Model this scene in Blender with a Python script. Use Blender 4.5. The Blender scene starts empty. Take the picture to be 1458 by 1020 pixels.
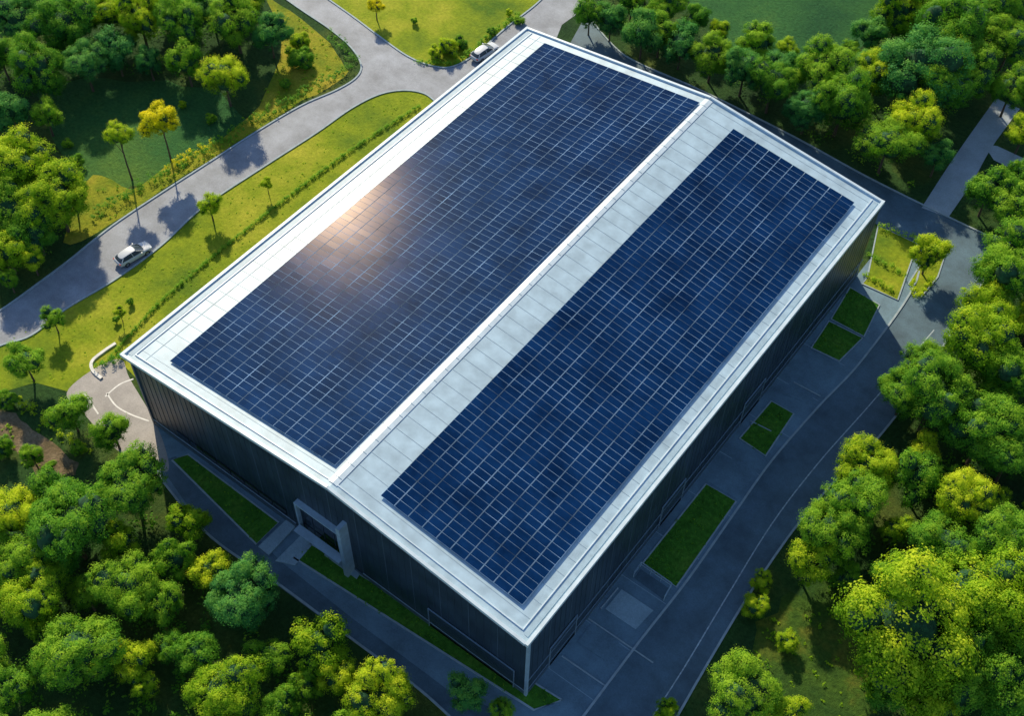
import bpy, bmesh, math, random
import numpy as np
from mathutils import Vector, Matrix
random.seed(7); RNG=np.random.default_rng(11)
sc=bpy.context.scene; COL=sc.collection
sc.view_settings.view_transform='Standard'; sc.view_settings.look='None'; sc.view_settings.exposure=0

# ------------------------------------------------------------------ survey: sheet coordinates -> site metres
F,AZ,PI_,RO=1755.98,-0.6321,0.9165,0.0232
CAM=np.array([75.0638,-37.6293,110.5813])
fw=np.array([math.sin(AZ)*math.cos(PI_),math.cos(AZ)*math.cos(PI_),-math.sin(PI_)])
rr_=np.array([math.cos(AZ),-math.sin(AZ),0.0]); uu_=np.cross(rr_,fw)
RT=rr_*math.cos(RO)+uu_*math.sin(RO); UP=-rr_*math.sin(RO)+uu_*math.cos(RO)
def g(x,y,z=0.0):
    d=fw+RT*(x-729)/F+UP*(510-y)/F; t=(z-CAM[2])/d[2]; q=CAM+d*t
    return (float(q[0]),float(q[1])),float(t)
def site(pts): return [g(x,y)[0] for x,y in pts]

# ------------------------------------------------------------------ material helpers
def mat(name):
    m=bpy.data.materials.new(name); m.use_nodes=True
    nt=m.node_tree; b=nt.nodes['Principled BSDF']; return m,nt,b
def N(nt,t,**k):
    n=nt.nodes.new(t)
    for a,v in k.items(): n.inputs[a].default_value=v
    return n
def ramp(nt,src,stops):
    r=nt.nodes.new('ShaderNodeValToRGB'); e=r.color_ramp.elements
    while len(e)<len(stops): e.new(0.5)
    for i,(p,c) in enumerate(stops): e[i].position=p; e[i].color=(c[0],c[1],c[2],1)
    nt.links.new(src,r.inputs[0]); return r
def noise(nt,scale,detail=4,rough=0.55):
    n=N(nt,'ShaderNodeTexNoise',Scale=scale,Detail=detail,Roughness=rough)
    ge=nt.nodes.new('ShaderNodeNewGeometry'); nt.links.new(ge.outputs['Position'],n.inputs['Vector']); return n
def mixc(nt,fac,a,b,mode='MIX'):
    m=nt.nodes.new('ShaderNodeMix'); m.data_type='RGBA'; m.blend_type=mode
    for i,v in ((0,fac),(6,a),(7,b)):
        if hasattr(v,'links'): nt.links.new(v,m.inputs[i])
        elif isinstance(v,tuple): m.inputs[i].default_value=(*v,1)
        else: m.inputs[i].default_value=v
    return m.outputs[2]
def bump(nt,b,h,st=0.4,dist=0.1):
    bp=N(nt,'ShaderNodeBump',Strength=st,Distance=dist); nt.links.new(h,bp.inputs['Height']); nt.links.new(bp.outputs[0],b.inputs['Normal'])
def simple(name,col,rough=0.6,metal=0.0,var=0.15,scale=1.5,spec=0.5,bm=0.0):
    m,nt,b=mat(name)
    n=noise(nt,scale,5)
    r=ramp(nt,n.outputs[0],[(0.3,tuple(c*(1-var) for c in col)),(0.7,tuple(min(1,c*(1+var)) for c in col))])
    nt.links.new(r.outputs[0],b.inputs['Base Color'])
    b.inputs['Roughness'].default_value=rough; b.inputs['Metallic'].default_value=metal; b.inputs['Specular IOR Level'].default_value=spec
    if bm: 
        n2=noise(nt,scale*12,3); bump(nt,b,n2.outputs[0],bm,0.05)
    return m
def grassmat(name,c1,c2,c3,s=0.12,fine=.5,bs=.9):
    m,nt,b=mat(name)
    a=noise(nt,s,7,0.62); r=ramp(nt,a.outputs[0],[(0.34,c1),(0.5,c2),(0.68,c3)])
    f=noise(nt,2.2,6,0.75); r2=ramp(nt,f.outputs[0],[(0.3,(1-fine*1.1,1-fine,1-fine*1.1)),(0.7,(1+fine*.6,1+fine*.6,1+fine*.4))])
    o=mixc(nt,1.0,r.outputs[0],r2.outputs[0],'MULTIPLY')
    nt.links.new(o,b.inputs['Base Color']); b.inputs['Roughness'].default_value=0.9; b.inputs['Specular IOR Level'].default_value=0.15
    bump(nt,b,f.outputs[0],bs,0.25); return m
M={}
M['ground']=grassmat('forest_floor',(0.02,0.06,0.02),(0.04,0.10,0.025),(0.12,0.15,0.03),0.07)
M['lawn']=grassmat('lawn_sunlit_tone',(0.10,0.19,0.015),(0.26,0.33,0.016),(0.48,0.46,0.045),0.09,.3,.5)  # grass with sunlight put into its colour, brighter and yellower
M['patch']=grassmat('lawn_shade_tone',(0.055,0.19,0.02),(0.08,0.25,0.025),(0.13,0.29,0.035),0.3)  # counterpart of the lawn with shade put into its colour
M['field']=grassmat('field_grass',(0.022,0.10,0.035),(0.045,0.155,0.042),(0.11,0.22,0.04),0.07,.4)
M['glade']=grassmat('glade_grass',(0.035,0.09,0.018),(0.07,0.14,0.02),(0.22,0.20,0.03),0.16)
M['dry']=grassmat('dry_grass',(0.12,0.22,0.015),(0.33,0.34,0.025),(0.58,0.43,0.06),0.12,.35)
M['dirt']=grassmat('bare_earth',(0.12,0.10,0.05),(0.24,0.17,0.11),(0.34,0.26,0.18),0.3)
def asphalt(name,c,v=0.3):
    m,nt,b=mat(name)
    a=noise(nt,0.25,8,0.7); r=ramp(nt,a.outputs[0],[(0.32,tuple(x*(1-v) for x in c)),(0.68,tuple(x*(1+v) for x in c))])
    f=noise(nt,6,4,0.8); r2=ramp(nt,f.outputs[0],[(0.3,(0.8,0.8,0.8)),(0.7,(1.15,1.15,1.15))])
    o=mixc(nt,1.0,r.outputs[0],r2.outputs[0],'MULTIPLY')
    nt.links.new(o,b.inputs['Base Color']); b.inputs['Roughness'].default_value=0.7
    bump(nt,b,f.outputs[0],0.3,0.03); return m
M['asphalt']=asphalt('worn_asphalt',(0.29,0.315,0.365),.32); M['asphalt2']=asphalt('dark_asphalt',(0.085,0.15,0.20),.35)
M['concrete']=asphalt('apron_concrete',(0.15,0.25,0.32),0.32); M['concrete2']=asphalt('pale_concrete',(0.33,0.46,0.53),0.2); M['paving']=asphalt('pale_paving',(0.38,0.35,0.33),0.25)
M['path']=asphalt('gravel_path',(0.38,0.44,0.50),0.2)
M['kerb']=simple('kerb_stone',(0.36,0.44,0.48),0.8); M['line']=simple('road_paint',(0.42,0.50,0.55),0.7,var=0.4,scale=3); M['white']=simple('white_paint',(0.78,0.76,0.72),0.7)
M['roof']=simple('white_roof_membrane',(0.43,0.575,0.67),0.42,var=0.18,scale=0.6,spec=0.4)
M['seam']=simple('seam_metal',(0.37,0.49,0.57),0.5,0.0)
M['gutter']=simple('gutter_metal',(0.33,0.47,0.57),0.45,0.0)
M['coping']=simple('coping_metal',(0.62,0.73,0.80),0.36,0.0,0.12,0.8,spec=0.55)
M['wall']=simple('dark_cladding',(0.030,0.052,0.075),0.38,0.0,0.4,0.35)
M['rib']=simple('cladding_rib',(0.043,0.068,0.095),0.4,0.0); M['rib2']=simple('cladding_joint',(0.075,0.115,0.155),0.4,0.0)
M['trim']=simple('pale_trim',(0.33,0.45,0.54),0.45,0.0); M['frame2']=simple('door_trim',(0.20,0.29,0.37),0.45)
M['dark']=simple('recess_shade_tone',(0.008,0.014,0.022),0.25)  # near-black colour carrying the shade of the entrance
M['glass']=simple('window_glass',(0.010,0.016,0.024),0.1,0,0.1,spec=0.5); M['carglass']=simple('car_glass',(0.05,0.07,0.09),0.12,0,0.1,spec=0.6)
M['bark']=simple('bark',(0.12,0.085,0.06),0.9,0,0.3,6,bm=0.5)
M['paint']=simple('white_car_paint',(0.66,0.69,0.73),0.3,0,0.02); M['tyre']=simple('tyre_rubber',(0.015,0.015,0.015),0.8)
M['rim']=simple('alloy',(0.5,0.5,0.52),0.3,0.8); M['red']=simple('tail_lens',(0.35,0.01,0.01),0.2); M['lamp']=simple('head_lens',(0.7,0.72,0.75),0.1)
M['frame']=simple('panel_frame',(0.22,0.34,0.50),0.6,0.0,0.75,0.3,spec=0.03)
m,nt,b=mat('solar_glass')
n=noise(nt,0.22,6,0.75); r=ramp(nt,n.outputs[0],[(0.35,(0.0012,0.015,0.060)),(0.65,(0.004,0.034,0.125))])
nt.links.new(r.outputs[0],b.inputs['Base Color']); b.inputs['Roughness'].default_value=0.6; b.inputs['Specular IOR Level'].default_value=0.012
b.inputs['Specular Tint'].default_value=(0.5,0.75,1,1)
out=nt.nodes['Material Output']; prev=b.outputs[0]
for rg,k,c in ((.165,.0024,(1,.76,.62)),(.22,.0006,(1,.82,.74)),(.32,.0010,(.35,.65,1))):
    gl=nt.nodes.new('ShaderNodeBsdfGlossy'); gl.distribution='BECKMANN'; gl.inputs['Roughness'].default_value=rg; gl.inputs['Color'].default_value=(*c,1)
    mx=nt.nodes.new('ShaderNodeMixShader'); mx.inputs[0].default_value=k; nt.links.new(prev,mx.inputs[1]); nt.links.new(gl.outputs[0],mx.inputs[2]); prev=mx.outputs[0]
nt.links.new(prev,out.inputs[0])
M['pv']=m
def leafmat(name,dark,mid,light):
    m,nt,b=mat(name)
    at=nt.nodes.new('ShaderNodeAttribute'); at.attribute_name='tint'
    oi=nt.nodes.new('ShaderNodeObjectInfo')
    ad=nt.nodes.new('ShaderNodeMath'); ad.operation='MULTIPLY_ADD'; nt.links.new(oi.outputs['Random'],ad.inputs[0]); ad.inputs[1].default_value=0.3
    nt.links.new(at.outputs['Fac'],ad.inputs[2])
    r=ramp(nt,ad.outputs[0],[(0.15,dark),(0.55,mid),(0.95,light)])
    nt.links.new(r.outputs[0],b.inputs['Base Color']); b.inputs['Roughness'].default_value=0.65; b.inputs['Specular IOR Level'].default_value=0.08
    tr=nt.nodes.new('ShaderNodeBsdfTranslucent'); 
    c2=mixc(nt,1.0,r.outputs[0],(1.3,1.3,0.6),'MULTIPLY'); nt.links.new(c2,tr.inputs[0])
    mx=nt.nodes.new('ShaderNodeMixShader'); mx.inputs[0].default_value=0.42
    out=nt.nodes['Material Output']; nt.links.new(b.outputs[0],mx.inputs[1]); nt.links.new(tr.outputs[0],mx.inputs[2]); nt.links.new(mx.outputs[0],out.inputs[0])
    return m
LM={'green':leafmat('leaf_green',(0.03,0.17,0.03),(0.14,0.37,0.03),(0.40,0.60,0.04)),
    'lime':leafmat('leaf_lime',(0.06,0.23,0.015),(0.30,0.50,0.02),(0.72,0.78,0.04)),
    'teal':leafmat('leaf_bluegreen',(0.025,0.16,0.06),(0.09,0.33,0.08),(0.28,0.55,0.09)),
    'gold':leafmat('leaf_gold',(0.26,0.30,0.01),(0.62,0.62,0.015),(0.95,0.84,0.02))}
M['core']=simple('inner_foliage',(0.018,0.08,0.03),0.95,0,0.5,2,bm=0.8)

# ------------------------------------------------------------------ object helpers
def link(o,parent=None):
    COL.objects.link(o)
    if parent: o.parent=parent
    return o
def meshobj(name,verts,faces,mats,midx=None,parent=None,smooth=False,**props):
    me=bpy.data.meshes.new(name); me.from_pydata([tuple(v) for v in verts],[],[tuple(f) for f in faces])
    for mm in (mats if isinstance(mats,list) else [mats]): me.materials.append(mm)
    if midx is not None: me.polygons.foreach_set('material_index',midx)
    if smooth: me.polygons.foreach_set('use_smooth',[True]*len(me.polygons))
    me.update(); o=bpy.data.objects.new(name,me)
    for k,v in props.items(): o[k]=v
    return link(o,parent)
def empty(name,loc=(0,0,0),rot=0,**props):
    o=bpy.data.objects.new(name,None); o.location=loc; o.rotation_euler[2]=rot; o.empty_display_size=0.5
    for k,v in props.items(): o[k]=v
    return link(o)
class B:
    def __init__(s): s.v=[];s.f=[];s.m=[]
    def beam(s,p0,p1,w,h,up=(0,0,1),mi=0):
        p0=Vector(p0);p1=Vector(p1);d=(p1-p0).normalized();up=Vector(up);sd=d.cross(up).normalized();u=sd.cross(d).normalized()
        k=len(s.v)
        for p in (p0,p1):
            for a,c in ((-1,-1),(1,-1),(1,1),(-1,1)): s.v.append(p+sd*a*w/2+u*c*h/2)
        for q in ((0,3,2,1),(4,5,6,7),(0,1,5,4),(1,2,6,5),(2,3,7,6),(3,0,4,7)): s.f.append(tuple(k+i for i in q)); s.m.append(mi)
    def box(s,a,c,mi=0):
        k=len(s.v)
        for z in (a[2],c[2]):
            for x,y in ((a[0],a[1]),(c[0],a[1]),(c[0],c[1]),(a[0],c[1])): s.v.append(Vector((x,y,z)))
        for q in ((0,3,2,1),(4,5,6,7),(0,1,5,4),(1,2,6,5),(2,3,7,6),(3,0,4,7)): s.f.append(tuple(k+i for i in q)); s.m.append(mi)
    def quad(s,pts,mi=0):
        k=len(s.v); s.v+= [Vector(p) for p in pts]; s.f.append(tuple(range(k,k+len(pts)))); s.m.append(mi)
    def cyl(s,p0,p1,r0,r1,n=10,mi=0):
        p0=Vector(p0);p1=Vector(p1);d=(p1-p0).normalized();a=d.orthogonal().normalized();b=d.cross(a);k=len(s.v)
        for p,r in ((p0,r0),(p1,r1)):
            for i in range(n):
                t=2*math.pi*i/n; s.v.append(p+(a*math.cos(t)+b*math.sin(t))*r)
        for i in range(n): s.f.append((k+i,k+(i+1)%n,k+n+(i+1)%n,k+n+i)); s.m.append(mi)
        s.f.append(tuple(k+i for i in reversed(range(n)))); s.m.append(mi); s.f.append(tuple(k+n+i for i in range(n))); s.m.append(mi)
    def obj(s,name,mats,parent=None,**k): return meshobj(name,s.v,s.f,mats,s.m,parent,**k)
def smoothline(p,n=6,closed=False):
    P=[np.array(q) for q in p]; out=[]; L=len(P)
    for i in range(L if closed else L-1):
        a=P[(i-1)%L] if closed or i>0 else P[0]; b_=P[i]; c=P[(i+1)%L]; d=P[(i+2)%L] if closed or i+2<L else P[-1]
        for k in range(n):
            t=k/n; out.append(0.5*((2*b_)+(-a+c)*t+(2*a-5*b_+4*c-d)*t*t+(-a+3*b_-3*c+d)*t**3))
    if not closed: out.append(P[-1])
    return [tuple(map(float,q)) for q in out]
def sheet(name,pts,z,mt,**k):
    return meshobj(name,[(x,y,z) for x,y in pts],[tuple(range(len(pts)))],mt,kind='structure',**k)
def raised(name,pts,z,mt):
    n=len(pts); v=[(x,y,0.0) for x,y in pts]+[(x,y,z) for x,y in pts]
    return meshobj(name,v,[tuple(range(n,2*n))]+[(i,(i+1)%n,n+(i+1)%n,n+i) for i in range(n)],mt,kind='structure')
def rough(pts,amp=.7,n=4):
    P=smoothline(pts,n,True); return [(x+random.uniform(-amp,amp),y+random.uniform(-amp,amp)) for x,y in P]
def kerb(pts,closed=False,w=0.22,h=0.13,name='kerb',m_='kerb'):
    L=len(pts); P=[np.array(p) for p in pts]; v=[]
    for i in range(L):
        if closed: d=P[(i+1)%L]-P[i-1]
        else: d=P[min(i+1,L-1)]-P[max(i-1,0)]
        d=d/(np.linalg.norm(d)+1e-9); nrm=np.array([-d[1],d[0]])*w/2; a=P[i]+nrm; c=P[i]-nrm
        v+=[(a[0],a[1],0),(a[0],a[1],h),(c[0],c[1],h),(c[0],c[1],0)]
    f=[]
    for i in range(L if closed else L-1):
        j=(i+1)%L
        for q in range(3): f.append((4*i+q,4*i+q+1,4*j+q+1,4*j+q))
    return meshobj(name,v,f,M[m_],kind='structure')

# ------------------------------------------------------------------ ground & roads
gv=[];gf=[];nn=60
for j in range(nn+1):
    for i in range(nn+1): gv.append((-900+i*30,-900+j*30+60,0))
for j in range(nn):
    for i in range(nn): k=j*(nn+1)+i; gf.append((k,k+1,k+nn+2,k+nn+1))
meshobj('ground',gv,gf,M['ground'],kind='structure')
low=[(-160,600),(-60,520),(0,493),(45,478),(95,440),(165,398),(230,350),(290,295),(380,235),(450,190),(500,155),(540,135),(575,129),(605,134),(625,150)]
upp=[(-160,535),(-60,475),(0,443),(60,400),(100,370),(160,322),(230,275),(300,230),(370,185),(430,150),(480,128),(508,110),(514,92),(500,68),(470,42),(430,15),(395,-10),(350,-45)]
LOW=smoothline(site(low));UPP=smoothline(site(upp))
isl=smoothline(site([(440,-20),(500,22),(540,52),(580,80),(615,94),(645,95),(680,75),(720,40),(770,0),(800,-40)]))
outline=LOW+site([(660,160),(760,110),(790,60),(800,35),(835,10),(870,-40)])+list(reversed(isl))+list(reversed(UPP))
sheet('road',outline,0.012,M['asphalt'])
kerb(LOW);kerb(UPP);kerb(isl)
LAWN=LOW+[(-0.3,62),(-0.3,2)]+site([(168,512),(135,540),(105,560),(50,545),(0,560),(-120,640)])
sheet('lawn',LAWN,0.006,M['lawn'])
sheet('lawn',isl+site([(760,-60),(480,-60)]),0.006,M['lawn'])
sheet('field',rough(site([(60,130),(160,115),(300,130),(360,180),(300,215),(230,250),(150,280),(100,250)]),1.1),0.004,M['field'])
sheet('verge',rough(site([(90,345),(130,250),(190,270),(240,235),(300,205),(370,150),(400,60),(380,0),(430,25),(480,75),(490,110),(430,145),(300,226),(160,318)]),.25),0.008,M['dry'])
sheet('field',rough(site([(940,-60),(1000,20),(1060,70),(1160,95),(1240,60),(1260,-60)]),1.1),0.004,M['field'])
sheet('field',rough(site([(1080,900),(1120,850),(1200,830),(1250,900),(1260,1020),(1100,1060),(1050,1010)]),.8),0.004,M['glade'])
back=smoothline(site([(835,20),(870,62),(905,88),(1000,130),(1130,195),(1230,250),(1330,300),(1425,345)]))
b0=smoothline(site([(790,100),(840,115),(900,135),(1000,170),(1100,220),(1200,290),(1300,350),(1380,400)]))
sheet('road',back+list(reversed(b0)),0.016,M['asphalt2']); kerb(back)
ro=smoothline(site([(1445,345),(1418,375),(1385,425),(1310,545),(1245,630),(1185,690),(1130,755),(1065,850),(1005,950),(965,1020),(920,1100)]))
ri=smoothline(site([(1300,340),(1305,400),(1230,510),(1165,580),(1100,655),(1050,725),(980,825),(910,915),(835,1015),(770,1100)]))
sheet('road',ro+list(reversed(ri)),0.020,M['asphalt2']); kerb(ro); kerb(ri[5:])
lane=smoothline(site([(1330,470),(1240,575),(1165,660),(1100,745),(1035,850),(975,950),(930,1020)]))
kerb(lane,w=0.12,h=0.026,name='road_marking',m_='line')
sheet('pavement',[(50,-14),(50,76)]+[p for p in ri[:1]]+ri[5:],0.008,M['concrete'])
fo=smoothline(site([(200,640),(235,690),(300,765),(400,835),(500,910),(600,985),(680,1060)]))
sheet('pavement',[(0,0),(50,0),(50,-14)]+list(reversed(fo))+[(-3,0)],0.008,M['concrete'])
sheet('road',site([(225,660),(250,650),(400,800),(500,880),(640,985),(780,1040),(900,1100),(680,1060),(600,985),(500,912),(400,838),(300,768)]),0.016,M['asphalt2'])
kerb(fo)
sheet('pavement',smoothline(site([(95,560),(135,525),(172,512),(185,540),(225,610),(240,670),(205,660),(165,640),(120,590)]),closed=True),0.02,M['paving'])
kerb(smoothline(site([(165,490),(150,500),(132,515),(132,528),(145,540)])),w=0.35,h=0.2,m_='white')
for q in ([(152,560),(165,578),(185,590),(212,600)],[(150,565),(170,548),(190,540)],[(120,560),(140,590)]): kerb(smoothline(site(q)),w=0.18,h=0.026,name='road_marking',m_='white')
sheet('path',rough(site([(-20,578),(20,590),(60,622),(108,660),(98,680),(62,684),(38,660),(10,632),(-20,612)]),.25),0.012,M['dirt'])
sheet('pavement',smoothline(site([(52,700),(72,688),(92,680),(98,688),(78,700)]),3,True),0.02,M['paving'])
pth=smoothline(site([(1350,310),(1385,258),(1412,210),(1452,155)]))
pth2=smoothline(site([(1312,296),(1346,243),(1378,196),(1418,140)]))
sheet('path',pth+list(reversed(pth2)),0.024,M['path'])
sheet('path',site([(1400,205),(1415,228),(1500,270),(1500,245),(1420,208)]),0.020,M['path'])
def patch(px,mt='patch'):
    P=site(px); raised('lawn',P,0.09,M[mt]); kerb(P,True,0.17,0.12)
PATCH=[[(1210,410),(1252,435),(1230,480),(1183,455)],[(1180,458),(1228,482),(1195,515),(1155,496)],
           [(1098,572),(1130,590),(1090,650),(1053,625)],[(1005,690),(1048,715),(963,837),(915,803)],
           [(245,656),(268,648),(397,745),(365,776)],[(418,795),(442,775),(800,998),(760,1012)]]
for px in PATCH: patch(px)
patch([(1235,395),(1250,322),(1306,348),(1278,428),(1228,405)],'lawn')
patch([(1293,405),(1315,370),(1345,365),(1335,395),(1310,425)],'lawn')
for y in np.arange(-9,64,6.2):
    b=B(); b.box((50.1,y,0),(55.3,y+0.05,0.014)); b.obj('pavement_joint',M['seam'],kind='structure')

# ------------------------------------------------------------------ warehouse
W,L,H=50.0,66.0,12.05
RT_=2.83
def xr(y): return 27.6-0.7*y/66
def xl(y): return -0.7+0.7*y/66
def xR(y): return 50.35-0.25*y/66
ZE=12.13
def zr(x,y):
    if x<=xr(y): return ZE+RT_*(x-xl(y))/(xr(y)-xl(y))
    return ZE+RT_*(xR(y)-x)/(xR(y)-xr(y))
Y0,Y1=-0.45,66.25
wh=empty('warehouse',(25,33,0),category='warehouse',label='large dark clad warehouse with white low pitched roof')
def part(b,name,mats,par=wh,**k):
    o=b.obj(name,mats,None,**k); o.parent=par; o.matrix_parent_inverse=Matrix.Translation((-25,-33,0)); return o
b=B(); rx=27.3
b.quad([(0,0,0),(W,0,0),(W,0,H),(rx,0,H+RT_),(0,0,H)]); b.quad([(W,L,0),(0,L,0),(0,L,H),(rx-.6,L,H+RT_),(W,L,H)])
b.quad([(W,0,0),(W,L,0),(W,L,H),(W,0,H)]); b.quad([(0,L,0),(0,0,0),(0,0,H),(0,L,H)])
def gz(x): return H+RT_*(x/rx if x<rx else (W-x)/(W-rx))
for i in range(1,60):
    x=i*W/60; wd=0.05 if i%4 else 0.09
    b.beam((x,-0.01,0.6),(x,-0.01,gz(x)-0.15),wd,0.05,(0,1,0),1 if i%4 else 2); b.beam((x,L+0.02,0.6),(x,L+0.02,gz(x)-0.15),wd,0.05,(0,1,0),1)
for i in range(1,80):
    y=i*L/80; wd=0.05 if i%4 else 0.09
    for x in (-0.01,W+0.01): b.beam((x,y,0.6),(x,y,H-0.15),wd,0.05,(1,0,0),1 if i%4 else 2)
part(b,'wall',[M['wall'],M['rib'],M['rib2']])
b=B()
b.box((-.1,-.1,0),(W+.1,-0.001,.6)); b.box((W+0.001,0,0),(W+.1,L,.6)); b.box((-.1,0,0),(-0.001,L,.6))
part(b,'plinth',M['rib2'])
for z in (1.1,3.1):
    b=B(); b.beam((W+0.1,0.1,z),(W+0.1,L-0.1,z),0.07,0.07); part(b,'wall_rail',M['frame2'])
b=B(); b.beam((0.1,-0.1,1.1),(21,-0.1,1.1),0.07,0.07); part(b,'wall_rail',M['trim'])
b=B(); b.beam((30,-0.1,0.9),(W,-0.1,0.9),0.07,0.07); part(b,'wall_rail',M['trim'])
b=B(); b.box((W-0.12,-0.16,0),(W+0.16,0.12,H)); part(b,'corner_post',M['trim'])
b=B(); b.box((-0.16,-0.16,0),(0.1,0.1,H)); part(b,'corner_post',M['rib2'])
b=B(); NY=40
ys=[Y0+(Y1-Y0)*i/NY for i in range(NY+1)]
for i in range(NY):
    a,c=ys[i],ys[i+1]
    b.quad([(xl(a),a,ZE),(xr(a),a,ZE+RT_),(xr(c),c,ZE+RT_),(xl(c),c,ZE)],0)
    b.quad([(xr(a),a,ZE+RT_),(xR(a),a,ZE),(xR(c),c,ZE),(xr(c),c,ZE+RT_)],0)
y=1.2
while y<65.5:
    b.beam((xl(y)+1.2,y,zr(xl(y)+1.2,y)+.005),(xr(y)-.5,y,zr(xr(y)-.5,y)+.005),0.05,0.035,mi=1)
    b.beam((xr(y)+.45,y+.3,zr(xr(y)+.45,y)+.005),(xR(y)-1.2,y+.3,zr(xR(y)-1.2,y)+.005),0.05,0.035,mi=1); y+=1.72
b.beam((xl(0)+2.6,0.3,zr(xl(0)+2.6,0)+.01),(xl(66)+2.6,65.8,zr(xl(66)+2.6,66)+.01),0.05,0.04,mi=1)
part(b,'roof',[M['roof'],M['seam']])
for e,s in ((xl,1),(xR,-1)):
    b=B(); b.beam((e(0)+s*0.75,Y0+.5,ZE+.09),(e(66)+s*0.75,Y1-.5,ZE+.09),0.5,0.06); part(b,'gutter',M['gutter'])
b=B()
A=(xl(0)+.15,Y0,ZE+.05);D=(xl(66)+.15,Y1,ZE+.05);Bp=(xR(0)-.15,Y0-.1,ZE+.05);C=(xR(66)-.15,Y1,ZE+.05);R1=(xr(0),Y0,ZE+RT_+.05);R2=(xr(66),Y1,ZE+RT_+.05)
b.beam((A[0],A[1]-.15,A[2]),(D[0],D[1]+.15,D[2]),0.32,0.44); b.beam((Bp[0],Bp[1]-.1,Bp[2]),(C[0],C[1]+.15,C[2]),0.32,0.44)
b.beam((A[0]+.17,A[1],A[2]),R1,0.3,0.42);b.beam(R1,(Bp[0]-.17,Bp[1],Bp[2]),0.3,0.42);b.beam((D[0]+.17,D[1],D[2]),R2,0.3,0.42);b.beam(R2,(C[0]-.17,C[1],C[2]),0.3,0.42)
part(b,'coping',M['coping'])
FL=[((A[0]+1.2,0.35,zr(1,0)+.06),(R1[0],0.35,ZE+RT_+.02)),((R1[0],0.35,ZE+RT_+.02),(Bp[0]-1.2,0.35,zr(49,0)+.06)),
((xl(0)+1.25,.3,zr(xl(0)+1.25,0)+.05),(xl(66)+1.25,65.8,zr(xl(66)+1.25,66)+.05)),((xR(0)-1.25,.3,zr(xR(0)-1.25,0)+.05),(xR(66)-1.25,65.8,zr(xR(66)-1.25,66)+.05))]
for p,q in FL: b=B(); b.beam(p,q,0.11,0.10); part(b,'roof_flashing',M['coping'])
b=B()
b.quad([(xr(0)-.55,.2,ZE+RT_-.0),(xr(0),.2,ZE+RT_+.09),(xr(66),65.9,ZE+RT_+.09),(xr(66)-.55,65.9,ZE+RT_)]); b.quad([(xr(0),.2,ZE+RT_+.09),(xr(0)+.5,.2,ZE+RT_),(xr(66)+.5,65.9,ZE+RT_),(xr(66),65.9,ZE+RT_+.09)])
y=1.0
while y<65.5: b.beam((xr(y)-.38,y,ZE+RT_+.035),(xr(y),y,ZE+RT_+.10),.06,.03,mi=1); b.beam((xr(y),y,ZE+RT_+.10),(xr(y)+.38,y,ZE+RT_+.035),.06,.03,mi=1); y+=1.72
part(b,'ridge_cap',[M['coping'],M['seam']])
# entrance
b=B(); b.box((22.1,-0.6,0),(22.35,-0.001,7.0)); b.box((22.35,-0.6,6.75),(28.3,-0.001,7.0)); b.box((28.3,-1.1,0),(28.8,-0.001,9.4)); b.box((22.3,-1.5,2.95),(28.29,-.6,3.07)); part(b,'entrance_portal',M['trim'])
b=B(); b.box((22.37,-0.12,0),(28.28,-0.05,6.73)); part(b,'entrance_recess_shade',M['dark'])  # flat dark panel on the wall face, painted shade of a recess
b=B()
for i in range(4): b.box((22.5+i*1.45,-0.2,0.15),(23.8+i*1.45,-0.14,2.9),0); b.box((22.5+i*1.45,-0.2,3.15),(23.8+i*1.45,-0.14,6.5),0)
for i in range(5): b.box((22.4+i*1.45,-0.24,0),(22.45+i*1.45,-0.14,6.6),1)
part(b,'entrance_door',[M['glass'],M['rib']])
def door(face,a,c,z1,fr=0.08):
    b=B(); b2=B(); n=int(z1/0.45)
    if face=='front':
        for i in range(n): b.box((a,-0.10,0.02+i*z1/n),(c,-0.055,(i+1)*z1/n-0.03))
        for q in ((a-fr,0,a,z1+fr),(c,0,c+fr,z1+fr),(a,z1,c,z1+fr)): b2.box((q[0],-.18,q[1]),(q[2],-0.06,q[3]))
    else:
        for i in range(n): b.box((W+0.055,a,0.02+i*z1/n),(W+0.10,c,(i+1)*z1/n-0.03))
        for q in ((a-fr,a,0,z1+fr),(c,c+fr,0,z1+fr),(a,c,z1,z1+fr)): b2.box((W+0.06,q[0],q[2]),(W+0.18,q[1],q[3]))
    d=part(b,'loading_door',M['rib']); f=part(b2,'door_frame',M['frame2']); f.parent=d; f.matrix_parent_inverse=Matrix.Identity(4)
door('front',38.5,48.6,3.7)
for y in (3.5,22.5,38.5): door('side',y,y+4.2,4.2)
for i in range(8):
    b=B(); b.box((4+i*2.0,-0.09,1.5),(5.8+i*2.0,-0.05,2.5)); part(b,'window',M['glass'])
def slab(px,z,m_='trim',nm='entrance_step'): raised(nm,site(px),z,M[m_])
slab([(368,780),(412,738),(425,747),(383,792)],.2,'concrete2'); slab([(392,800),(440,752),(456,764),(420,806)],.12,'concrete2'); slab([(462,792),(480,778),(519,808),(508,826)],.25,'concrete2')
slab([(885,840),(930,870),(905,897),(862,868)],.06,'concrete2','pavement')
slab([(845,885),(885,912),(862,942),(822,915)],.05,'concrete','pavement')
slab([(1050,645),(1088,662),(1050,712),(1010,688)],.035,'concrete','pavement')
slab([(1155,512),(1190,528),(1150,575),(1112,560)],.035,'concrete','pavement')
for q in ([(838,882),(930,945)],[(800,935),(862,978)],[(880,838),(855,868)],[(1130,545),(1168,565)],[(1068,600),(1098,615)]): kerb(site(q),w=.12,h=.11,m_='kerb')
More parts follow.
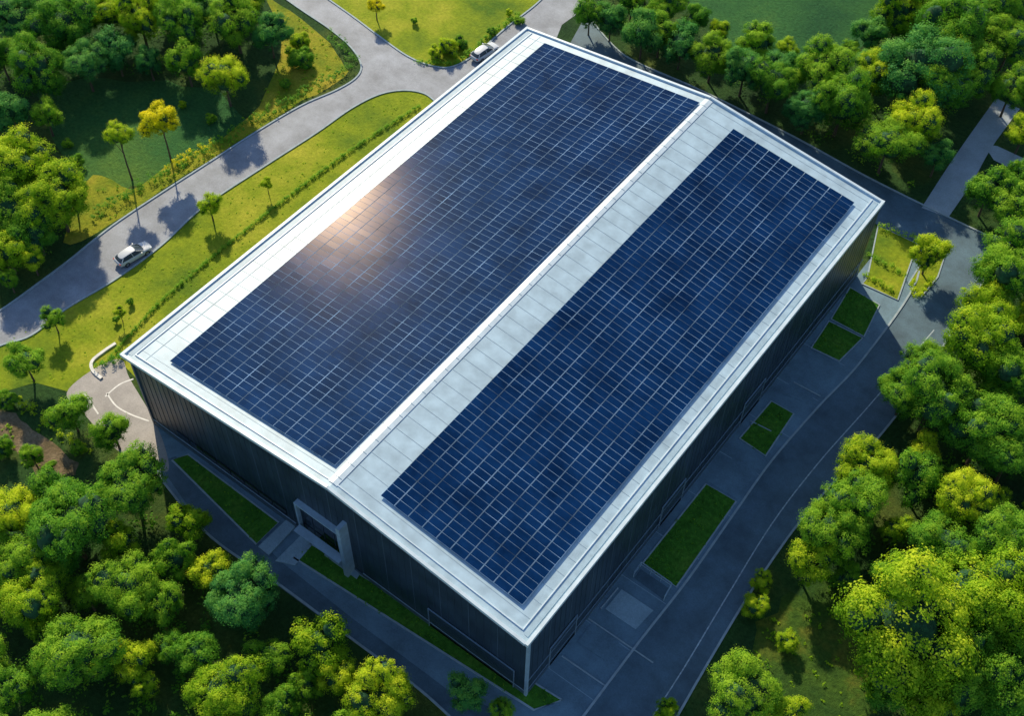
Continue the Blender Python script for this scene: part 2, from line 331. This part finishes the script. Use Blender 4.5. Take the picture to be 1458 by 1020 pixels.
def railing(p,label):
    e=empty('guard_rail',(p[0][0],p[0][1],0),category='railing',label=label)
    P=[Vector((q[0]-p[0][0],q[1]-p[0][1],0)) for q in p]; b=B(); pts=[]
    for a,c in zip(P[:-1],P[1:]):
        for z in (0.55,1.05): b.beam(a+Vector((0,0,z)),c+Vector((0,0,z)),0.06,0.06)
        n=max(1,int((c-a).length/1.2)); pts+=[a.lerp(c,i/n) for i in range(n)]
    b.obj('rail',M['trim'],e)
    for q in pts+[P[-1]]: b2=B(); b2.cyl(q,q+Vector((0,0,1.08)),0.035,0.035,8); b2.obj('post',M['trim'],e)
railing(site([(902,822),(912,808),(955,838),(945,856)]),'pale metal railing around a sunken stairwell')
sheet('stairwell_shade',site([(903,824),(912,811),(953,839),(944,854)]),0.03,M['asphalt2'])  # dark sheet at ground level standing in for shade down the stairwell

# ------------------------------------------------------------------ solar arrays
CX,CY=1.60,0.813
PX,PY=CX-.024,CY-.010
def module_mesh():
    b=B(); t=0.04; fx=0.024; fy=0.013; x,y=PX/2,PY/2
    b.box((-x,-y,0),(x,y,t),0)
    b.f.pop(1); b.m.pop(1)
    o=[(-x,-y,t),(x,-y,t),(x,y,t),(-x,y,t)]; i=[(-x+fx,-y+fy,t),(x-fx,-y+fy,t),(x-fx,y-fy,t),(-x+fx,y-fy,t)]
    for k in range(4): b.quad([o[k],o[(k+1)%4],i[(k+1)%4],i[k]],0)
    b.quad([(p[0],p[1],t-0.006) for p in i],1)
    return b
MB=module_mesh(); mv=np.array([tuple(v) for v in MB.v])
def solar(x0,nx,px,y0,ny,py,side,label):
    e=empty('solar_array',(x0,y0,zr(x0,y0)),category='solar panels',label=label,group='solar arrays on the warehouse roof')
    ang=-math.atan(RT_/28.1) if side=='L' else math.atan(RT_/22.9)
    me=bpy.data.meshes.new('solar_panel'); me.from_pydata([tuple(v) for v in MB.v],[],MB.f); me.materials.append(M['frame']);me.materials.append(M['pv']); me.polygons.foreach_set('material_index',MB.m)
    items=[]
    for j in range(ny):
        for i in range(nx):
            y=y0+(j+.5)*py; x=x0+(i+.5)*px+(xr(y)-xr(0))*0.3
            items.append((math.dist((x,y,13),tuple(CAM)),x,y))
    items.sort(); V=[];Fc=[];MI=[]
    for k,(d,x,y) in enumerate(items):
        Mx=Matrix.Translation((x-x0,y-y0,zr(x,y)+0.2-e.location[2]))@Matrix.Rotation(ang+random.gauss(0,0.0009),4,'Y')@Matrix.Rotation(random.gauss(0,0.0009),4,'X')@Matrix.Rotation(random.gauss(0,0.003),4,'Z')
        if k<100:
            o=bpy.data.objects.new('solar_panel',me); link(o,e); o.matrix_local=Mx
        else:
            A_=np.array(Mx); vv=mv@A_[:3,:3].T+A_[:3,3]; off=len(V)
            V.extend(vv.tolist()); Fc.extend([tuple(off+q for q in f) for f in MB.f]); MI.extend(MB.m)
    meshobj('solar_panel',V,Fc,[M['frame'],M['pv']],MI,e,kind='stuff')
    for i in range(nx):
        for q in (0.25,0.75):
            b=B(); xx=x0+(i+q)*px; b.beam((xx-x0,0,zr(xx,y0)+.14-e.location[2]),(xx-x0-.2,ny*py,zr(xx-.2,y0+ny*py)+.14-e.location[2]),0.05,0.08)
            b.obj('mounting_rail',M['seam'],e)
solar(4.2,14,CX-.004,1.7,78,CY-.005,'L','wide dark blue solar array on the white warehouse roof')
solar(31.7,10,CX+.01,2.0,76,CY,'R','narrower dark blue solar array beside the roof ridge')

# ------------------------------------------------------------------ foliage
def leafarrays(P,Nm,S,tint):
    n=len(P); R=RNG.normal(size=(n,3)); t=np.cross(Nm,R); t/=np.linalg.norm(t,axis=1)[:,None]+1e-9; bb=np.cross(Nm,t)
    S=S[:,None]; V=np.stack([P+t*S,P+bb*S*.6,P-t*S,P-bb*S*.6],1).reshape(-1,3)
    return V,np.arange(4*n).reshape(-1,4),np.repeat(tint,4)
def leafmesh(name,V,Fq,T,mats,core=None):
    nv=len(V); nf=len(Fq); CV=[];CF=[]
    if core is not None: CV,CF=core
    me=bpy.data.meshes.new(name)
    allV=np.concatenate([V,np.array(CV).reshape(-1,3)]) if len(CV) else V
    me.vertices.add(len(allV)); me.vertices.foreach_set('co',allV.astype(np.float32).ravel())
    li=list(Fq.ravel()); tot=[4]*nf
    for f in CF: li+= [nv+i for i in f]; tot.append(len(f))
    me.loops.add(len(li)); me.loops.foreach_set('vertex_index',np.array(li,dtype=np.int32))
    me.polygons.add(len(tot)); st=np.concatenate([[0],np.cumsum(tot)[:-1]]).astype(np.int32)
    me.polygons.foreach_set('loop_start',st); me.polygons.foreach_set('loop_total',np.array(tot,dtype=np.int32))
    for mm in mats: me.materials.append(mm)
    me.polygons.foreach_set('material_index',np.array([0]*nf+[1]*len(CF),dtype=np.int32))
    a=me.attributes.new('tint','FLOAT','POINT'); a.data.foreach_set('value',np.concatenate([T,np.zeros(len(allV)-nv)]).astype(np.float32))
    me.update(calc_edges=True); me.validate(); return me
def unit(n,up=0.0):
    v=RNG.normal(size=(n,3)); v[:,2]+=up; return v/np.linalg.norm(v,axis=1)[:,None]
bmi=bmesh.new(); bmesh.ops.create_icosphere(bmi,subdivisions=2,radius=1); IV=np.array([v.co[:] for v in bmi.verts]); IF=[tuple(v.index for v in f.verts) for f in bmi.faces]; bmi.free()
def clumps(P0,D0,cr,nl,ls,spread=1.25):
    Ps=[];Ns=[];Ss=[];Ts=[]
    for p,d in zip(P0,D0):
        r=cr*RNG.uniform(.6,1.4); q=unit(nl,0.3)
        Ps.append(p+q*r*RNG.uniform(.35,spread,(nl,1))*np.array([1,1,.8])); nn_=q*.45+d*.8+np.array([0,0,.25])+RNG.normal(size=(nl,3))*.22; nn_/=np.linalg.norm(nn_,axis=1)[:,None]
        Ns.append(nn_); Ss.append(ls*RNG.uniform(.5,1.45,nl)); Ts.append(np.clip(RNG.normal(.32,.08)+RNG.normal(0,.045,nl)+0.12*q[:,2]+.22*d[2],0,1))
    return np.concatenate(Ps),np.concatenate(Ns),np.concatenate(Ss),np.concatenate(Ts)
def crown(kind):
    big=kind=='big'; nl=RNG.integers(11,16) if big else RNG.integers(7,11)
    lobes=[(np.array([0,0,0.]),.66)]
    for i in range(nl):
        a=2*math.pi*(i/nl)+RNG.uniform(-.4,.4); z=RNG.uniform(-.35,.78); rad=math.sqrt(max(.05,1-z*z))*RNG.uniform(.46,.72)
        lobes.append((np.array([math.cos(a)*rad,math.sin(a)*rad,z*.85]),RNG.uniform(.18,.42) if big else RNG.uniform(.22,.44)))
    P=[];D=[]
    k=52 if big else 30
    for ci,(c,r) in enumerate(lobes):
        d=unit(k*(2 if ci==0 else 1),0.35)
        for q in d:
            p=c+q*r*RNG.uniform(.82,1.14)
            if any(np.linalg.norm(p-c2)<r2*.8 for j,(c2,r2) in enumerate(lobes) if j!=ci): continue
            P.append(p);D.append(q)
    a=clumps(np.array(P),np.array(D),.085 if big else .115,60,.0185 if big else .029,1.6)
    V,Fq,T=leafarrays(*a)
    CV=[];CF=[]
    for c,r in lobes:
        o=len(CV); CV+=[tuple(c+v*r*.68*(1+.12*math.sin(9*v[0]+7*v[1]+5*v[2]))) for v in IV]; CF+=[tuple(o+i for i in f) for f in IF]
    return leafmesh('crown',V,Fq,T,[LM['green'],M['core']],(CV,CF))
CR=[crown('small') for _ in range(9)]; CRB=[crown('big') for _ in range(7)]
def trunkmesh():
    b=B(); pts=[(0,0,0),(.02,.01,.5),(-.015,.02,1.0),(.01,0,1.35)]; rs=[.075,.055,.045,.03]
    for i in range(3): b.cyl(pts[i],pts[i+1],rs[i],rs[i+1],8)
    for k in range(5):
        a=k*1.3+random.random(); z=.75+.12*k; b.cyl((0,0,z),(math.cos(a)*.45,math.sin(a)*.45,z+.4),.025,.01,6)
    me=bpy.data.meshes.new('trunk'); me.from_pydata([tuple(v) for v in b.v],[],b.f); me.materials.append(M['bark']); return me
TM=[trunkmesh() for _ in range(3)]
TREES=[]
def tree(x,y,R,kind='green',label=None,h=None,cat='tree',nm='broadleaf_tree',grp='broadleaf trees in the surrounding woodland'):
    zc=h if h else R*1.05+1.0
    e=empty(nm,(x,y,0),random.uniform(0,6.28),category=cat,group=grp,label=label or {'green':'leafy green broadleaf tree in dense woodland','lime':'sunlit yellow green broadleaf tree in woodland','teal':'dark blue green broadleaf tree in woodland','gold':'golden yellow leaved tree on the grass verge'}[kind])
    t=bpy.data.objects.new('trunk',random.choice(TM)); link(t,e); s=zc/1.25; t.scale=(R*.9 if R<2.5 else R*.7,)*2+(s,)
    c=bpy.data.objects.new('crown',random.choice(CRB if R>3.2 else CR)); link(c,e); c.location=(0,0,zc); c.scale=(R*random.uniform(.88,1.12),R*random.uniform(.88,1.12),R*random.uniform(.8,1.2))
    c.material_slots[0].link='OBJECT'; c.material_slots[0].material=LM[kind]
    TREES.append((x,y,R))
def px_tree(x,y,rp,kind,sc_=1.05,**k):
    z=5
    for i in range(5):
        q,t=g(x,y,z); R=rp*t/F; z=k.get('h') or 1.05*R+1
    tree(q[0],q[1],R*sc_,kind,**k)
UL=[(30,30,40),(95,40,45),(150,20,35),(55,100,45),(120,90,38),(15,160,32),(65,165,26),(200,30,40),(260,40,40),(165,75,30),(212,88,22),(265,88,32),(320,112,38),(335,35,38),(385,50,28),(300,10,32),(240,5,30),(355,0,28),(0,80,35),
(30,240,50),(80,285,50),(20,300,45),(0,270,40),(100,275,28),(50,330,35),(10,360,30),(45,370,20),(12,398,16)]
for i,t in enumerate(UL): px_tree(*t,['teal','green','lime','green','teal'][i%5] if t[1]<200 else ['green','lime','lime'][i%3])
BL=[(185,690,56),(100,755,66),(20,735,48),(180,840,52),(270,745,34),(110,930,64),(50,860,48),(345,850,58),(250,800,32),(230,860,36),(455,920,48),(280,930,36),(320,985,58),(15,980,35),(545,995,50),(665,990,35),(60,800,50),(10,790,36),(480,965,34),(400,1010,28),(170,775,36),(715,1015,22)]
for i,t in enumerate(BL): px_tree(*t,['green','green','lime','green','lime','green','lime','teal'][i%8],sc_=1.03)
BR=[(1060,990,55),(1290,900,100),(1380,850,80),(1430,780,60),(1340,780,50),(1180,760,50),(1210,730,50),(1150,800,40),(1235,670,45),(1330,570,60),(1290,560,40),(1400,620,60),(1440,650,50),(1370,720,50),(1390,500,60),(1440,540,50),(1320,520,40),(1430,400,50),(1458,360,50),(1400,455,45),(1440,880,80),(1440,960,70),(1380,960,60),(1270,830,40),(1265,985,36),(1330,1010,45),(1120,1020,30)]
for i,t in enumerate(BR): px_tree(*t,['green','lime','lime','green','green','green'][i%6],sc_=1.07)
UR=[(840,20,25),(870,30,25),(915,50,30),(940,50,28),(970,65,30),(1015,80,35),(1060,100,35),(1100,120,40),(1170,100,45),(1200,150,45),(1150,155,35),(1250,110,40),(1265,205,45),(1300,180,40),(1310,100,60),(1350,60,50),(1340,130,45),(1240,50,30),(1280,20,40),(1330,20,40),(1400,30,40),(1440,60,40),(1380,100,45),(1420,10,40),(1335,225,24),(1408,275,34),(1440,130,35),(1458,190,26),(1440,300,34),(990,30,25),(900,0,25)]
for t in UR: px_tree(*t,random.choice(['green','green','teal','lime']))
lw='young trees on the lawns and verges'
px_tree(168,193,21,'lime',h=7.5,label='slender yellow green tree on a bare trunk',grp=lw)
px_tree(228,172,29,'gold',h=6.5,label='golden yellow tree on the roadside verge',grp=lw)
for t in [(298,292,19),(380,262,9),(75,455,17),(170,445,9),(1325,362,30)]: px_tree(*t,'lime' if t[0]!=75 else 'green',label='young green tree standing on mown lawn',grp=lw,nm='young_tree')
px_tree(535,8,14,'gold',label='small golden tree on the junction island',grp=lw,nm='young_tree')
for t in [(35,515,32),(100,590,29),(160,615,29),(45,650,20)]: px_tree(*t,'green',label='small green tree beside the paved corner',grp=lw,nm='young_tree')
sh='rounded shrubs near the roads'
for t in [(430,85,18),(428,60,14),(640,68,16),(620,75,12),(1120,915,18),(1075,865,22),(1085,830,18),(10,570,16),(5,640,18),(110,640,12),(70,665,10),(950,1015,20),(185,430,6),(165,455,6),(725,18,6),(655,62,10),(415,75,10),(405,120,9),(300,170,9),(740,30,8),(700,45,7),(590,30,6),(110,230,12),(95,205,9),(260,150,8)]:
    px_tree(*t,random.choice(['lime','green']),h=max(.5,t[2]*.06),label='low rounded green shrub on the grass',grp=sh,cat='shrub',nm='shrub')
def inside(p,poly):
    c=False; j=len(poly)-1
    for i in range(len(poly)):
        xi,yi=poly[i];xj,yj=poly[j]
        if (yi>p[1])!=(yj>p[1]) and p[0]<(xj-xi)*(p[1]-yi)/(yj-yi)+xi: c=not c
        j=i
    return c
WOODS=[('bl',[(-80,700),(20,730),(120,730),(215,730),(280,810),(370,885),(470,960),(590,1055),(640,1120),(-80,1120)],28),
 ('br',[(1470,380),(1420,470),(1345,590),(1280,680),(1210,780),(1150,850),(1240,850),(1280,920),(1290,1060),(1560,1060),(1560,380)],34),
 ('ul',[(-60,-60),(370,-60),(385,60),(330,125),(240,105),(60,125),(20,200),(-60,240)],16),
 ('ml',[(-70,240),(60,270),(110,310),(60,370),(0,410),(-70,450)],8),
 ('ur',[(835,0),(900,50),(1000,95),(1100,165),(1200,220),(1290,275),(1305,255),(1340,180),(1480,60),(1480,-60),(1260,-60),(1250,60),(1190,100),(1050,80),(960,30),(880,-40)],32),
 ('ur2',[(1400,310),(1440,245),(1490,200),(1540,200),(1540,345),(1440,335)],6)]
POL={}
for nm,px,cnt in WOODS:
    P=site(px); POL[nm]=P; xs=[p[0] for p in P]; ys_=[p[1] for p in P]; n=0
    for _ in range(6000):
        if n>=cnt or len(TREES)>288: break
        p=(random.uniform(min(xs),max(xs)),random.uniform(min(ys_),max(ys_))); R=random.uniform(1.5,3.2)
        if not inside(p,P): continue
        if any(math.hypot(p[0]-a,p[1]-c)<.68*(R+r) for a,c,r in TREES): continue
        tree(p[0],p[1],R,random.choice({'bl':['green','lime','green'],'br':['green','lime'],'ul':['teal','green'],'ml':['green','lime'],'ur':['green','teal','lime'],'ur2':['green','teal']}[nm])); n+=1
P0=[]
for nm,P in POL.items():
    xs=[p[0] for p in P]; ys_=[p[1] for p in P]; n=0
    tgt=int(abs(sum(P[i-1][0]*P[i][1]-P[i][0]*P[i-1][1] for i in range(len(P)))/2)*0.2)
    while n<tgt:
        p=(random.uniform(min(xs),max(xs)),random.uniform(min(ys_),max(ys_)))
        if inside(p,P): P0.append((p[0],p[1],random.uniform(.1,.9))); n+=1
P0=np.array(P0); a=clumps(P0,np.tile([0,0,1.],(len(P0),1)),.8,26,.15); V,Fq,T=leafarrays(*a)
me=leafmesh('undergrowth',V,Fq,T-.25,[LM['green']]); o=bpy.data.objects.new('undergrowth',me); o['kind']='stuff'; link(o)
def tufts(polys,dens,size,kind,nm='grass_tufts',hh=.12,dt=0):
    P0=[]
    for P in polys:
        xs=[p[0] for p in P]; ys_=[p[1] for p in P]; n=0
        tgt=int(abs(sum(P[i-1][0]*P[i][1]-P[i][0]*P[i-1][1] for i in range(len(P)))/2)*dens)
        while n<tgt:
            p=(random.uniform(min(xs),max(xs)),random.uniform(min(ys_),max(ys_)))
            if inside(p,P): P0.append((p[0],p[1],random.uniform(0.01,hh))); n+=1
    P0=np.array(P0); a=clumps(P0,np.tile([0,0,1.],(len(P0),1)),size*1.6,7,size); V,Fq,T=leafarrays(*a); V[:,2]=np.maximum(V[:,2],.01)
    me=leafmesh(nm,V,Fq,T+dt,[LM[kind]]); o=bpy.data.objects.new(nm,me); o['kind']='stuff'; link(o)
near=site([(60,560),(0,560),(-20,500),(95,445),(230,355),(290,300),(380,240),(450,195),(545,140),(600,140),(500,230),(300,390),(165,510)])
tufts([near],.5,.07,'lime',dt=-.15,hh=.05)
tufts([site([(130,250),(190,270),(240,235),(300,205),(370,150),(400,60),(380,0),(430,25),(480,75),(490,110),(430,145),(300,226),(160,318)]),site([(1080,900),(1120,850),(1200,830),(1250,900),(1260,1020),(1100,1060),(1050,1010)]),site([(-20,565),(20,575),(60,605),(120,655),(110,700),(60,700),(30,670),(0,640)])],.5,.12,'lime',hh=.22,dt=-.2)
tufts([site(p) for p in PATCH],2.0,.08,'green',hh=.16,dt=-.15)
def hedge(px,w,h,kind,label,dens=5,cr=.3):
    line=smoothline(site(px),8); P=[]
    for a,c in zip(line[:-1],line[1:]):
        d=math.dist(a,c); n=max(1,int(d*dens))
        for i in range(n):
            t=random.random(); P.append((a[0]+(c[0]-a[0])*t+random.uniform(-w,w)/2,a[1]+(c[1]-a[1])*t+random.uniform(-w,w)/2,random.uniform(.1,h)))
    o0=P[0]; P=np.array(P)-np.array([o0[0],o0[1],0]); a=clumps(P,np.tile([0,0,1.],(len(P),1)),cr,24,.3*cr); V,Fq,T=leafarrays(*a)
    me=leafmesh('hedge',V,Fq,T-.1,[LM[kind]]); o=bpy.data.objects.new('hedge',me); o.location=(o0[0],o0[1],0); o['category']='hedge'; o['label']=label; link(o)
hedge([(598,152),(500,215),(400,290),(300,370),(220,440),(150,520)],.22,.38,'green','long clipped green hedge beside the warehouse wall',9,.2)
hedge([(130,310),(200,268),(300,212),(380,165),(440,128),(490,105),(500,85),(470,52)],1.6,1.0,'green','dense green hedge along the road verge')
hedge([(245,240),(270,222),(300,208)],1.2,.9,'gold','bright yellow hedge on the road verge')
hedge([(1250,322),(1280,335),(1306,346)],.8,.8,'green','short clipped hedge at the lawn edge')
hedge([(1238,366),(1262,378),(1285,392)],.6,.6,'green','short clipped hedge crossing the lawn')
hedge([(1228,392),(1250,403),(1272,416)],.5,.5,'lime','short clipped hedge at the lawn corner')
hedge([(140,525),(165,515),(172,505)],.9,.8,'green','short hedge by the paved corner')
hedge([(25,570),(70,603),(128,650)],1.0,.7,'lime','loose green hedge beside the earth path')
hedge([(1330,395),(1305,425),(1298,400)],.6,.5,'lime','low planting on the road island')
hedge([(590,88),(625,92),(655,86),(700,50),(740,20)],.7,.5,'green','low hedge around the junction island')

# ------------------------------------------------------------------ cars
def loft(rings,mt,name,par,sub=1):
    V=[];Fc=[];n=len(rings[0])
    for r in rings: V+=r
    for i in range(len(rings)-1):
        for j in range(n): Fc.append((i*n+j,i*n+(j+1)%n,(i+1)*n+(j+1)%n,(i+1)*n+j))
    Fc.append(tuple(reversed(range(n)))); Fc.append(tuple((len(rings)-1)*n+j for j in range(n)))
    o=meshobj(name,V,Fc,mt,None,par,True); s=o.modifiers.new('s','SUBSURF'); s.levels=sub; s.render_levels=sub; return o
def car(loc,rot,label):
    e=empty('car',(loc[0],loc[1],0.02),rot,category='car',label=label,group='white cars on the road')
    R=[]
    for y,w,zb,zt in [(-2.3,.60,.42,.74),(-2.18,.80,.28,.90),(-1.6,.90,.22,.96),(-.6,.92,.2,.94),(.5,.92,.2,.92),(1.2,.90,.22,.87),(1.9,.82,.25,.74),(2.2,.66,.32,.62),(2.32,.5,.38,.52)]:
        h=[(w*.85,zb),(w,zb+.15),(w,(zb+zt)/2+.08),(w*.94,zt-.04),(w*.6,zt+.02),(0,zt+.05)]
        R.append([(x,y,z) for x,z in h]+[(-x,y,z) for x,z in reversed(h[:-1])])
    loft(R,M['paint'],'body',e,2)
    R=[]
    for y,wb,wt,zt in [(-2.12,.72,.62,.97),(-1.8,.78,.60,1.2),(-1.2,.82,.60,1.38),(-.4,.83,.60,1.43),(.2,.83,.60,1.38),(.75,.80,.62,1.15),(1.3,.74,.66,.92)]:
        h=[(wb,.82),(wb*.98,.94),(wt,zt-.05),(wt*.6,zt),(0,zt+.02)]
        R.append([(x,y,z) for x,z in h]+[(-x,y,z) for x,z in reversed(h[:-1])])
    loft(R,M['carglass'],'window',e,2)
    R=[]
    for y,w,z in [(-1.85,.50,1.19),(-1.3,.56,1.355),(-.5,.58,1.42),(.0,.57,1.405),(.3,.55,1.345)]:
        R.append([(w,y,z-.03),(w,y,z+.01),(w*.5,y,z+.035),(0,y,z+.045),(-w*.5,y,z+.035),(-w,y,z+.01),(-w,y,z-.03)])
    loft(R,M['paint'],'roof',e,2)
    for s in (-1,1):
        for p,q,wd in (((s*.82,-.35,.93),(s*.61,-.42,1.37),.06),((s*.78,1.1,.93),(s*.58,.2,1.38),.06),((s*.79,-1.95,.95),(s*.56,-1.55,1.27),.1)):
            b=B(); b.beam(p,q,wd,.05); b.obj('pillar',M['paint'],e)
        b=B(); b.box((s*1.0-.08,.62,.92),(s*1.0+.08,.76,1.04)); b.obj('wing_mirror',M['paint'],e)
        b=B(); b.box((s*.6-.15,1.98,.54),(s*.6+.15,2.17,.66)); b.obj('headlight',M['lamp'],e)
        b=B(); b.box((s*.66-.13,-2.26,.68),(s*.66+.13,-2.1,.84)); b.obj('tail_light',M['red'],e)
        for y in (-1.38,1.38):
            w=empty('wheel',(s*.80,y,.32)); w.parent=e
            b=B(); b.cyl((-.11,0,0),(.11,0,0),.33,.33,20); b.obj('tyre',M['tyre'],w)
            b=B(); b.cyl((-.12,0,0),(.12,0,0),.2,.2,12); b.obj('rim',M['rim'],w)
def heading(p,q):
    a,c=site([p,q]); return math.atan2(c[1]-a[1],c[0]-a[0])-math.pi/2
car(g(191,366)[0],heading((165,385),(215,355)),'white hatchback car driving on the grey road')
car(g(690,78)[0],heading((675,90),(708,68)),'white car on the road near the warehouse')

# ------------------------------------------------------------------ light, sky, camera
SAZ,SEL=math.radians(-54),math.radians(34)
S=Vector((math.sin(SAZ)*math.cos(SEL),math.cos(SAZ)*math.cos(SEL),math.sin(SEL)))
sl=bpy.data.lights.new('sun','SUN'); sl.energy=5.0; sl.angle=math.radians(.8); sl.color=(1,.87,.62)
so=bpy.data.objects.new('sun',sl); so.rotation_euler=S.to_track_quat('Z','Y').to_euler(); so.location=(0,0,150); link(so)
w=bpy.data.worlds.new('World'); sc.world=w; w.use_nodes=True; nt=w.node_tree
sk=nt.nodes.new('ShaderNodeTexSky'); sk.sky_type='NISHITA'; sk.sun_disc=False; sk.sun_elevation=SEL; sk.sun_rotation=SAZ; sk.altitude=200; sk.dust_density=0.6; sk.ozone_density=2.5
nt.links.new(sk.outputs[0],nt.nodes['Background'].inputs[0]); nt.nodes['Background'].inputs[1].default_value=0.15
cd=bpy.data.cameras.new('camera'); cd.sensor_width=36; cd.lens=F/1458*36; cd.clip_end=3000; cd.clip_start=1
co=bpy.data.objects.new('camera',cd); link(co)
co.matrix_world=Matrix(((RT[0],UP[0],-fw[0],CAM[0]),(RT[1],UP[1],-fw[1],CAM[1]),(RT[2],UP[2],-fw[2],CAM[2]),(0,0,0,1)))
sc.camera=co
